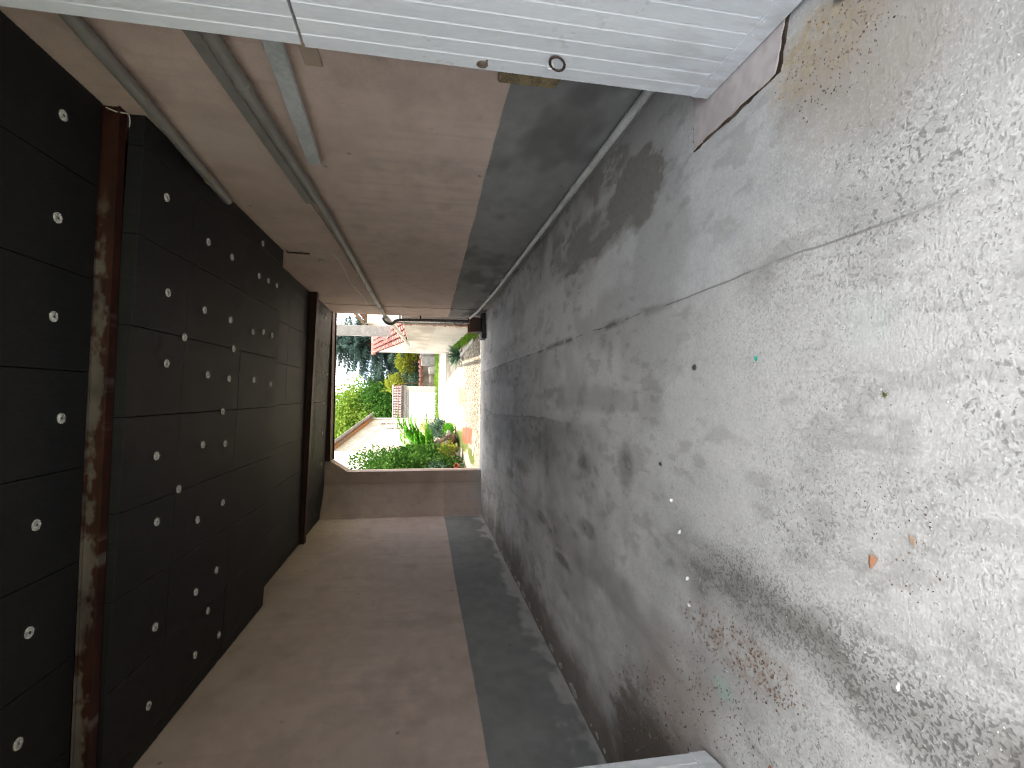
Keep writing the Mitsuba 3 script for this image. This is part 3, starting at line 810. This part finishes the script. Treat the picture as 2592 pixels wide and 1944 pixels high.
# tiles in courses down the slope
def roof_tiles(x0, x1, ylo, yhi, zlo, zhi, course, pitch, r, seed=0, upto=None):
    g = np.random.default_rng(seed)
    L = math.hypot(yhi - ylo, zhi - zlo)
    ny, nx = int(round(L / course)), int(round((x1 - x0) / pitch))
    sy, sz = (yhi - ylo) / L, (zhi - zlo) / L
    n = 7
    w = np.linspace(0, math.pi, n)
    out = []
    for j in range(ny):
        for i in range(nx):
            xc = x0 + (i + .5) * pitch + g.uniform(-.01, .01)
            s0, s1 = j * course - .04, (j + 1) * course
            v = []
            for s, rr, lift in ((s0, r * 1.08, .045), (s1, r * .92, .01)):
                for a in w:
                    v.append((xc + rr * math.cos(a), ylo + s * sy - sz * (rr * .8 * math.sin(a) + lift), zlo + s * sz + sy * (rr * .8 * math.sin(a) + lift)))
            f = [(k, k + 1, n + k + 1) for k in range(n - 1)] + [(k, n + k + 1, n + k) for k in range(n - 1)]
            f += [(0, k + 1, k) for k in range(1, n - 1)]
            out.append(mesh_of(v, f))
    return out
def roof_x(y): return A0[0] + (A1[0] - A0[0]) * (y - 13.02) / 14.98
deck = mesh_of([(roof_x(19) - .06, 18.9, 2.06), (roof_x(28) - .06, 28.05, 4.05), (roof_x(28) + .80, 28.05, 4.05), (roof_x(19) + .80, 18.9, 2.06)], [(0, 2, 1), (0, 3, 2)])
put(YW + '__roof', deck, mat('deck', principled((.07, .025, .02), .9)))
tl = roof_tiles(0, .85, 18.9, 28.05, 2.07, 4.06, .42, .235, .088, 3)
tm = join(*tl)
tv = tm.vertices.copy(); tv[:, 0] += roof_x(tv[:, 1]) - .08; tm.vertices = tv
k = put(YW + '__roof__tiles', tm, TILE, 50); labels[k] = {'kind': 'stuff'}
put(YW + '__roof__ridge', tube([(roof_x(28) - .12, 28.1, 4.10), (roof_x(28) + .85, 28.1, 4.10)], .12, 10), TILE, 40)
solo('kerb_stone', at(bevel_box(.11, 4.8, .16, .02, .004, 2), 1.51, 16.6, .045, rz=.04, rx=.016), GREY, 'long pale kerb edging the mossy strip at the right wall of the yard', 'kerb')
mo_n = 1500
my = rng.uniform(13.3, 22, mo_n); mx = 1.62 + (my - 13.3) * .022 + rng.uniform(0, .26, mo_n) + .006 * (my - 13)
k = stuff('moss_strip', leaves(np.c_[mx, my, zg(my)], rng.normal(0, .6, (mo_n, 3)) + [0, 0, 1], rng.uniform(.06, .16, mo_n), .03), GRASS, 'bright green moss and weeds between kerb and right yard wall', 'weeds')
pn = 260
pd = rng.normal(0, .7, (pn, 3)) + [-.25, -.2, .9]
pdn = pd / np.linalg.norm(pd, axis=1, keepdims=True)
arch = leaves(np.c_[np.full(pn, 1.52), np.full(pn, 18.4), np.full(pn, .12)] + pdn * rng.uniform(0, .33, (pn, 1)) * [1, 1, 1], pdn + [0, 0, -.3], rng.uniform(.22, .36, pn), .035, .2)
solo('strap_plant', arch, BLUE, 'dark green strap leaved plant at the end of the kerb on the right', 'plant')
solo('round_stone', at(bevel_box(.16, .16, .12, .05, .008, 8), 1.28, 17.6, .12), GREY, 'small round pale stone at the end of the right kerb', 'stone')
ch = thing('chimney_stack', 'tall plain grey concrete stack rising behind the red tiled roof', 'chimney')
put(ch, at(bevel_box(.42, .42, 4.9, .02), 2.74, 22.3, 5.15), GREY)
ab = thing('aerial_bracket', 'thin metal bracket fixed at the foot of the concrete stack', 'bracket')
put(ab, join(tube([(2.50, 22.0, 2.95), (2.35, 21.9, 3.05), (2.35, 21.9, 3.55)], .02, 6), tube([(2.35, 21.9, 3.0), (2.75, 22.0, 2.85)], .02, 6)), GREY, 30)

# house further back on the right
HB = thing('neighbour_house', 'white house with a dark brown eave behind the outbuilding', 'house')
put(HB + '__wall', box(4.55, 9, 33, 41, 0, 5.0), WHITE)
rf = mesh_of([(4.1, 32.6, 4.75), (4.1, 32.6, 4.95), (7, 32.6, 7.4), (7, 32.6, 7.15), (4.1, 41, 4.75), (4.1, 41, 4.95), (7, 41, 7.4), (7, 41, 7.15), (10, 32.6, 4.9), (10, 41, 4.9)],
             [(0, 1, 2), (0, 2, 3), (4, 6, 5), (4, 7, 6), (1, 5, 6), (1, 6, 2), (0, 3, 7), (0, 7, 4), (0, 4, 5), (0, 5, 1), (2, 6, 9), (2, 9, 8)])
put(HB + '__roof', rf, WOOD)
put(HB + '__gable', mesh_of([(4.55, 33.01, 4.98), (9, 33.01, 4.98), (7, 33.01, 7.1)], [(0, 1, 2)]), WOOD)
put(HB + '__window', box(4.50, 4.56, 34, 35.2, 2.4, 3.9), mat('pane', principled((.12, .14, .16), .1, .6)))

# ------------------------------------------------------------------ the yard, far end
G = thing('garage', 'small white garage with a wide door and low brown tiled roof across the yard', 'garage')
gx0, gx1, gy = -2.35, .63, 36.3
gz = float(zg(gy))
put(G + '__wall', join(box(gx0, gx1, gy, gy + 5, gz - .3, 2.62)), WHITE)
put(G + '__door', at(bevel_box(2.05, .05, 2.0, .01), -.80, gy - .03, gz + 1.02), DOOR)
for x in (.26, -1.86): put(G + '__door_post', box(x - .05, x + .05, gy - .075, gy - .005, gz, 2.44), WHITE)
put(G + '__door_head', box(-1.95, .35, gy - .08, gy - .004, 2.385, 2.47), GREY)
put(G + '__fascia', box(gx0 - .05, gx1 + .05, gy - .14, gy - .09, 2.56, 2.78), GREY)
put(G + '__gutter', tube([(gx0 - .1, gy - .20, 2.80), (gx1 + .06, gy - .20, 2.82)], .06, 10), LEAD, 40)
put(G + '__roof', mesh_of([(gx0 - .1, gy - .2, 2.82), (gx1 + .06, gy - .2, 2.84), (gx1 + .06, gy + 1.6, 3.52), (gx0 - .1, gy + 1.6, 3.48)], [(0, 1, 2), (0, 2, 3)]), 'mat_deck')
for m in roof_tiles(gx0 - .05, gx1 + .05, gy - .22, gy + 1.6, 2.83, 3.49, .62, .19, .070, 9):
    put(G + '__roof__tile', m, TILE2, 50)
put(G + '__roof__ridge_cap', at(bevel_box(gx1 - gx0 + .2, .22, .10, .03), (gx0 + gx1) / 2, gy + 1.6, 3.56), WHITE)

GW = thing('garden_wall', 'low rough stone wall with a red tile coping right of the garage', 'wall')
put(GW + '__stonework', box(.7, 6.0, 40, 40.4, 0, 1.50), STONE)
for i in range(14):
    put(GW + '__coping_tile', at(tube([(0, -.30, 0), (0, .30, 0)], (.17), 10), .85 + i * .36, 40.2, 1.58 + rnd.uniform(-.02, .02), rx=rnd.uniform(-.03, .03)), TILE, 40)
put(GW + '__coping', box(.7, 6.0, 39.75, 40.65, 1.50, 1.60), WOOD)
for k, (x, y, sx, sz, lab) in enumerate(((2.55, 38.0, .75, 1.15, 'tall grey stone block standing against the garden wall'), (1.85, 37.6, .55, .62, 'squat pale grey block in front of the garden wall'), (1.25, 38.6, .60, .50, 'low brownish block beside the garage corner'), (3.05, 38.2, .35, 1.25, 'narrow upright grey slab at the garden wall'))):
    solo('stone_block', at(bevel_box(sx, .5, sz, .04, .012, 30 + k), x, y, float(zg(y)) + sz / 2, rz=.1 * (k - 1)), GREY if k != 2 else STONE, lab, 'block')
gn = 5200
gy_ = rng.uniform(30.5, 39.5, gn); gx_ = rng.uniform(-2.6, 3.4, gn)
ok = gy_ > 35.0 - .55 * (gx_ < -.9) * (-.9 - gx_) * 5 
ok &= ~((gx_ > gx0 - .1) & (gx_ < gx1 + .1) & (gy_ > gy - .1))
gx_, gy_ = gx_[ok], gy_[ok]
stuff('grass', leaves(np.c_[gx_, gy_, zg(gy_) - .01], rng.normal(0, .45, (len(gx_), 3)) + [0, 0, 1], rng.uniform(.12, .34, len(gx_)), .05), GRASS, 'bright grass strip in front of the garage and the garden wall', 'grass')

# ------------------------------------------------------------------ the yard, left side
WH = thing('white_house', 'bright white rendered house wall standing along the left side of the yard', 'house')
put(WH, mesh_of([(-2.96, 13.02, -.2), (-2.96, 13.02, 8.0), (-2.92, 26.8, 8.0), (-2.92, 26.8, -.2), (-8, 13.02, -.2), (-8, 13.02, 8.0), (-8, 26.8, 8.0), (-8, 26.8, -.2)],
                [(0, 2, 1), (0, 3, 2), (4, 5, 6), (4, 6, 7), (3, 7, 6), (3, 6, 2), (1, 2, 6), (1, 6, 5), (0, 1, 5), (0, 5, 4)]), WHITE)
BN = thing('barn', 'cream rendered barn with narrow wall slits and a rusty sloping eave beyond the white wall', 'barn')
b0, b1 = np.array([-1.62, 33.6]), np.array([-2.93, 26.9])
bt0, bt1 = 4.55, 5.95
n0 = np.array([b0[1] - b1[1], -(b0[0] - b1[0])]); n0 = n0 / np.linalg.norm(n0)     # outward, towards the yard
back = -n0 * 4
put(BN + '__wall', mesh_of([(*b0, -.1), (*b0, bt0), (*b1, bt1), (*b1, -.1), (*(b0 + back), -.1), (*(b0 + back), bt0), (*(b1 + back), bt1), (*(b1 + back), -.1)],
                          [(0, 1, 2), (0, 2, 3), (0, 4, 5), (0, 5, 1), (1, 5, 6), (1, 6, 2), (4, 7, 6), (4, 6, 5)]), CREAM)
e0, e1 = b0 + n0 * .30, b1 + n0 * .30
def plank(p0, p1, za, zb, w, h, off):
    a, b = np.array(p0) + n0 * off, np.array(p1) + n0 * off
    v = []
    for q, z in ((a, za), (b, zb)):
        v += [(*q, z), (*(q + n0 * w), z), (*(q + n0 * w), z + h), (*q, z + h)]
    f = [(0, 1, 5), (0, 5, 4), (1, 2, 6), (1, 6, 5), (2, 3, 7), (2, 7, 6), (3, 0, 4), (3, 4, 7), (0, 2, 1), (0, 3, 2), (4, 5, 6), (4, 6, 7)]
    return mesh_of(v, f)
put(BN + '__eave', plank(b0, b1, bt0 - .02, bt1 - .02, .20, .07, .002), OCHRE)
put(BN + '__roof_edge', plank(b0, b1, bt0 + .055, bt1 + .055, .80, .13, -.5), TILE2)
put(BN + '__gutter', tube(interp([(*(b0 + n0 * .42), bt0 + .03), (*(b1 + n0 * .42), bt1 + .03)], 6), .065, 10), PIPE, 40)
cp_ = b0 + n0 * .06
put(BN + '__downpipe', tube([(*cp_, bt0), (*cp_, 2.0), (*cp_, .3)], .05, 8), PALE, 40)
dirb = (b1 - b0) / np.linalg.norm(b1 - b0)
for s, z0, z1 in ((1.2, 3.70, 4.05), (1.2, 3.12, 3.60), (1.2, 2.62, 3.03), (2.25, 3.10, 3.58), (2.25, 2.60, 3.02)):
    c = b0 + dirb * s
    put(BN + '__slit', plank(c - dirb * .09, c + dirb * .09, z0, z0, .02, z1 - z0, .001), RUBBER)

# flower bed along the white wall
bed = [(-1.62, 24.5), (-1.87, 22.6), (-2.17, 19.9), (-2.41, 18.1), (-2.53, 17.2), (-2.60, 14.2), (-2.9, 13.3)]
FB = thing('flower_bed', 'raised planting bed with dark soil along the white wall on the left', 'flower bed')
v, f = [], []
for x, y in bed:
    hump = float(np.interp(y, [13.3, 15.5, 17.2, 20.5, 23, 25], [.15, .35, .95, 1.0, .6, .2]))
    v += [(x, y, float(zg(y)) - .1), (x + .02, y, float(zg(y)) + .14), (.62 * x - .38 * 2.95 + .0, y, float(zg(y)) + .30 + .45 * hump), (-2.95, y, float(zg(y)) + .25 + hump)]
for i in range(len(bed) - 1):
    a, b = 4 * i, 4 * i + 4
    for q in range(3):
        f += [(a + q, b + q, b + q + 1), (a + q, b + q + 1, a + q + 1)]
put(FB + '__soil', mesh_of(v, f), two(scene['mat_soil']) if False else SOIL)
for i in range(8):
    y = 17.3 + i * .82
    x = np.interp(y, [p[1] for p in bed[::-1]], [p[0] for p in bed[::-1]])
    put(FB + '__edging_stone', at(bevel_box(.17, .76, .26, .03, .012, 60 + i), x + .04, y, float(zg(y)) + .11, rz=.32), mat('white_stone', principled(two_tone((.50, .48, .44), (.70, .68, .64), 6), .9)) if i == 0 else 'mat_white_stone')
def rock(x, y, z, s, seed, mt, label):
    m = trimesh.creation.icosphere(2, 1.0)
    m.vertices = m.vertices * np.array(s) * (1 + .6 * (meshkit.noise(m.vertices * 1.7 + seed, seed)[:, None] - .5))
    m.apply_translation((x, y, z))
    solo('rock', m, mt, label, 'rock', smooth=50)
solo('white_slab', at(bevel_box(.09, 1.0, .05, .012, .004, 5), -1.40, 13.97, .02, rz=.62), 'mat_white_stone', 'thin white stone slab lying at the edge of the yard by the left pier', 'slab')
rock(-1.86, 18.9, .88, (.24, .22, .15), 1, mat('purple_rock', principled(two_tone((.20, .15, .14), (.34, .27, .26), 6), .9)), 'purplish rock on top of the rockery under the fern')
rock(-2.02, 18.6, .55, (.34, .3, .20), 2, STONE, 'large dark rock at the middle of the rockery')
rock(-1.55, 19.6, .42, (.20, .30, .10), 3, GREY, 'flat pale stone on the bed edge at the far end of the rockery')
rock(-2.25, 17.6, .45, (.36, .3, .16), 4, STONE, 'brown rock low in the bed next to the small lime plant')
rock(-1.75, 19.3, .35, (.28, .3, .22), 5, mat('brown_rock', principled(two_tone((.07, .045, .03), (.15, .10, .07), 6), .9)), 'dark brown stone in shade under the flat pale stone')
pot = lathe([(0, 0), (.055, 0), (.075, .11), (.087, .11), (.087, .145), (.072, .145), (.068, .11), (.052, .02), (0, .02)], 20)
solo('flower_pot', at(pot, -2.27, 16.0, .30, rx=.9, rz=.5), TERRA, 'terracotta pot lying on its side in the bed', 'flower pot', smooth=40)
solo('flower_pot', at(pot, -2.36, 15.75, .20, rx=.1), TERRA, 'terracotta pot standing at the near edge of the bed', 'flower pot', smooth=40)


def shrub(name, label, cat, c, r, n, L, W, mt, seed, clumps=24, up=.3, stem=None, hollow=.35, group=None, droop=0):
    """Foliage as leaf faces gathered in clumps through an uneven volume, on a few stems."""
    g = np.random.default_rng(seed)
    r = np.array(r, float)
    cc = g.normal(0, 1, (clumps, 3)); cc /= np.linalg.norm(cc, axis=1, keepdims=True)
    cc = np.array(c) + cc * r * (hollow + (1 - hollow) * g.random((clumps, 1)) ** .5) * g.uniform(.75, 1.08, (clumps, 1))
    per = n // clumps
    rad = r.mean() * 2.0 / clumps ** (1 / 3)
    off = g.normal(0, 1, (clumps, per, 3))
    off /= np.linalg.norm(off, axis=2, keepdims=True)
    off *= g.random((clumps, per, 1)) ** .45 * rad * g.uniform(.5, 1.15, (clumps, 1, 1)) * (r / r.mean())
    P = (cc[:, None] + off).reshape(-1, 3)
    D = off.reshape(-1, 3) + g.normal(0, rad * .6, (clumps * per, 3)) + [0, 0, up * rad]
    D[:, 2] -= droop * rad
    k = thing(name, label, cat, group)
    put(k + '__crown', leaves(P, D, g.uniform(.6, 1.2, len(P)) * L, g.uniform(.7, 1.2, len(P)) * W, .22, g), mt)
    if stem:
        base, rad0 = np.array(stem[0], float), stem[1]
        ms = []
        for q in cc[g.permutation(clumps)[:9]]:
            mid = base * .45 + q * .55 + g.normal(0, .05, 3) * r
            mid[2] = max(mid[2], base[2] + .2 * (q[2] - base[2]))
            pts = np.array(PchipInterpolator([0, .5, 1], np.array([base, mid, q]))(np.linspace(0, 1, 8)))
            ms.append(tube(pts, np.linspace(rad0 * .6, rad0 * .12, 8), 6))
        if len(stem) > 2:
            ms.append(tube([stem[2], tuple((np.array(stem[2]) + base) / 2 + [.05, 0, 0]), tuple(base)], [rad0 * 1.3, rad0, rad0 * .75], 9))
        put(k + ('__trunk' if len(stem) > 2 else '__stem'), join(*ms), BARK, True)
    return k


shrub('climbing_shrub', 'dense dark green shrub climbing the white wall at the left edge of the opening', 'shrub', (-2.34, 17.2, 1.98), (.58, 1.2, 1.72), 8000, .13, .065, BUSH, 21, 40, stem=((-2.5, 17.4, .3), .05))
shrub('shade_plant', 'dark low foliage in the shade under the big fern', 'plant', (-2.35, 19.0, 1.25), (.45, 1.0, .38), 1800, .12, .06, BUSH, 29, 20, stem=((-2.4, 19.0, .6), .02))
shrub('grey_bush', 'small grey green bush low in the bed at the left', 'bush', (-2.45, 16.4, 1.05), (.35, .7, .38), 1500, .11, .03, BLUE, 23, 20, stem=((-2.5, 16.4, .3), .02))
shrub('blue_plant', 'bluish leafy plant at the foot of the garage front', 'plant', (-1.50, 22.6, .72), (.34, .5, .45), 900, .16, .07, BLUE, 24, 16, stem=((-1.5, 22.6, .2), .02))
shrub('lime_plant', 'small bright lime green plant between the rocks and the bed edge', 'plant', (-1.95, 17.5, .55), (.22, .3, .26), 700, .10, .045, LIME, 25, 14, stem=((-1.95, 17.5, .25), .012))
shrub('low_plant', 'low green plant at the far end of the bed edge', 'plant', (-1.42, 20.6, .35), (.22, .5, .18), 500, .12, .06, FERN, 26, 12, stem=((-1.42, 20.6, .15), .012))
shrub('dry_bush', 'reddish green twiggy bush in front of the garage', 'bush', (-1.62, 23.6, 1.25), (.35, .6, .35), 700, .12, .03, LIME, 27, 14, stem=((-1.7, 23.6, .2), .03))

# the big fern: arching fronds with paired leaflets
fk = thing('fern', 'big bright green fern with long arching fronds over the rockery', 'fern')
C0 = np.array([-1.95, 19.3, .95])
for i in range(58):
    a = -.2 + i * 2 * math.pi / 58 * 3 + rnd.uniform(-.15, .15)
    Lf, rise = rnd.uniform(.8, 1.25) * (1.25 if math.cos(a) > 0 else .8), rnd.uniform(.2, 2.1) + .2 * math.cos(a)
    s = np.linspace(0, 1, 34)
    out = np.array([math.cos(a), math.sin(a) * .9, 0])
    spine = C0 + out * (Lf * s ** 1.15)[:, None] + np.c_[0 * s, 0 * s, rise * (1.35 * s - .72 * s ** 2.2)]
    tang = np.gradient(spine, axis=0); tang /= np.linalg.norm(tang, axis=1, keepdims=True)
    side = np.cross(tang, [0, 0, 1]); side /= np.linalg.norm(side, axis=1, keepdims=True)
    ln = .26 * np.sin(np.pi * np.clip(s * .9 + .1, 0, 1)) ** .8 + .02
    pts = np.vstack([spine[4:], spine[4:]]); dirs = np.vstack([side[4:] + .45 * tang[4:], -side[4:] + .45 * tang[4:]]) + rng.normal(0, .08, (60, 3)) - [0, 0, .15]
    put(fk + '__frond', join(leaves(pts, dirs, np.r_[ln[4:], ln[4:]], .052, .12), tube(spine, np.linspace(.012, .003, 34), 5)), FERN)

# ------------------------------------------------------------------ trees beyond the yard
def spruce(key, x, y, h, r0, seed, zmin=1.0):
    g = np.random.default_rng(seed)
    P, D, Ls = [], [], []
    limbs = [tube([(x, y, 0), (x + .1, y, h * .5), (x, y, h - .3)], [.32, .2, .03], 9)]
    z = zmin
    while z < h - .4:
        nb = 8
        for b in range(nb):
            a = 2 * math.pi * b / nb + g.uniform(0, .8)
            R = r0 * (1 - z / h) ** .8 * g.uniform(.6, 1.15) + .3
            n = int(R / .075) + 2
            s = np.linspace(.06, 1, n)
            dirh = np.array([math.cos(a), math.sin(a), 0])
            q = np.array([x, y, z + g.uniform(-.2, .2)]) + dirh * (R * s)[:, None] + np.c_[0 * s, 0 * s, -.32 * R * s + .26 * R * s ** 2.4]
            limbs.append(tube(q[[0, n // 2, n - 1]], [.035, .02, .006], 4))
            m = 6
            k = np.repeat(np.arange(n), m)
            lat = np.array([-dirh[1], dirh[0], 0])
            jit = g.normal(0, 1, (n * m, 1)) * lat * (.10 + .26 * (1 - s[k])[:, None]) + g.normal(0, .05, (n * m, 3))
            P.append(q[k] + jit)
            D.append(dirh * .45 + lat * np.sign((jit @ lat))[:, None] * .6 + np.c_[np.zeros((n * m, 2)), -.75 - .5 * g.random(n * m)])
            Ls.append(g.uniform(.16, .36, n * m))
        z += .40 * (.6 + .6 * g.random())
    P, D, Ls = np.vstack(P), np.vstack(D) + g.normal(0, .25, (sum(map(len, Ls)), 3)), np.concatenate(Ls)
    put(key + '__crown', leaves(P, D, Ls, .075, .2, g), SPRUCE)
    put(key + '__trunk', join(*limbs), BARK, True)


k = thing('spruce_tree', 'tall blue green spruce with drooping branches behind the garden wall', 'tree')
spruce(k, 4.3, 45, 11.2, 5.6, 41)
k = thing('dark_spruce_tree', 'lower dark spruce between the tall one and the leafy tree', 'tree')
spruce(k, .9, 49.5, 7.0, 3.4, 42)
shrub('leafy_tree', 'broad light green leafy tree rising behind the barn and the garage', 'tree', (-3.2, 49, 7.4), (3.9, 3.5, 4.0), 26000, .30, .19, MAPLE, 51, 95, stem=((-3.2, 49, 3.6), .35, (-3.2, 49, 0)))
shrub('back_tree', 'mid green bushy tree behind the garage roof', 'tree', (-.9, 46, 4.3), (2.2, 1.6, 2.4), 9000, .24, .14, BUSH, 52, 50, stem=((-.9, 46, 1.8), .2, (-.9, 46, 0)))
shrub('golden_shrub', 'yellow green shrub hanging over the garden wall', 'shrub', (2.7, 42.2, 2.75), (.95, .8, .75), 2600, .22, .12, LIME, 53, 30, stem=((2.7, 42.2, .6), .08))
shrub('lime_sapling', 'slender lime green sapling above the right end of the garage roof', 'sapling', (1.0, 41.3, 3.6), (.65, .5, .75), 700, .30, .10, LIME, 54, 18, stem=((.95, 41.3, 2.4), .05, (.9, 41.3, 0)))
shrub('pale_bush', 'pale green bush behind the garage corner at the garden wall', 'bush', (1.1, 42.5, 1.9), (.6, .5, .5), 900, .2, .09, BLUE, 55, 14, stem=((1.1, 42.5, .3), .05))
shrub('background_tree', 'dark round tree seen low behind the spruce', 'tree', (3.5, 66, 2.5), (3.6, 2.5, 2.9), 5000, .4, .25, BUSH, 72, 40, stem=((3.5, 66, 1), .2, (3.5, 66, -.2)))
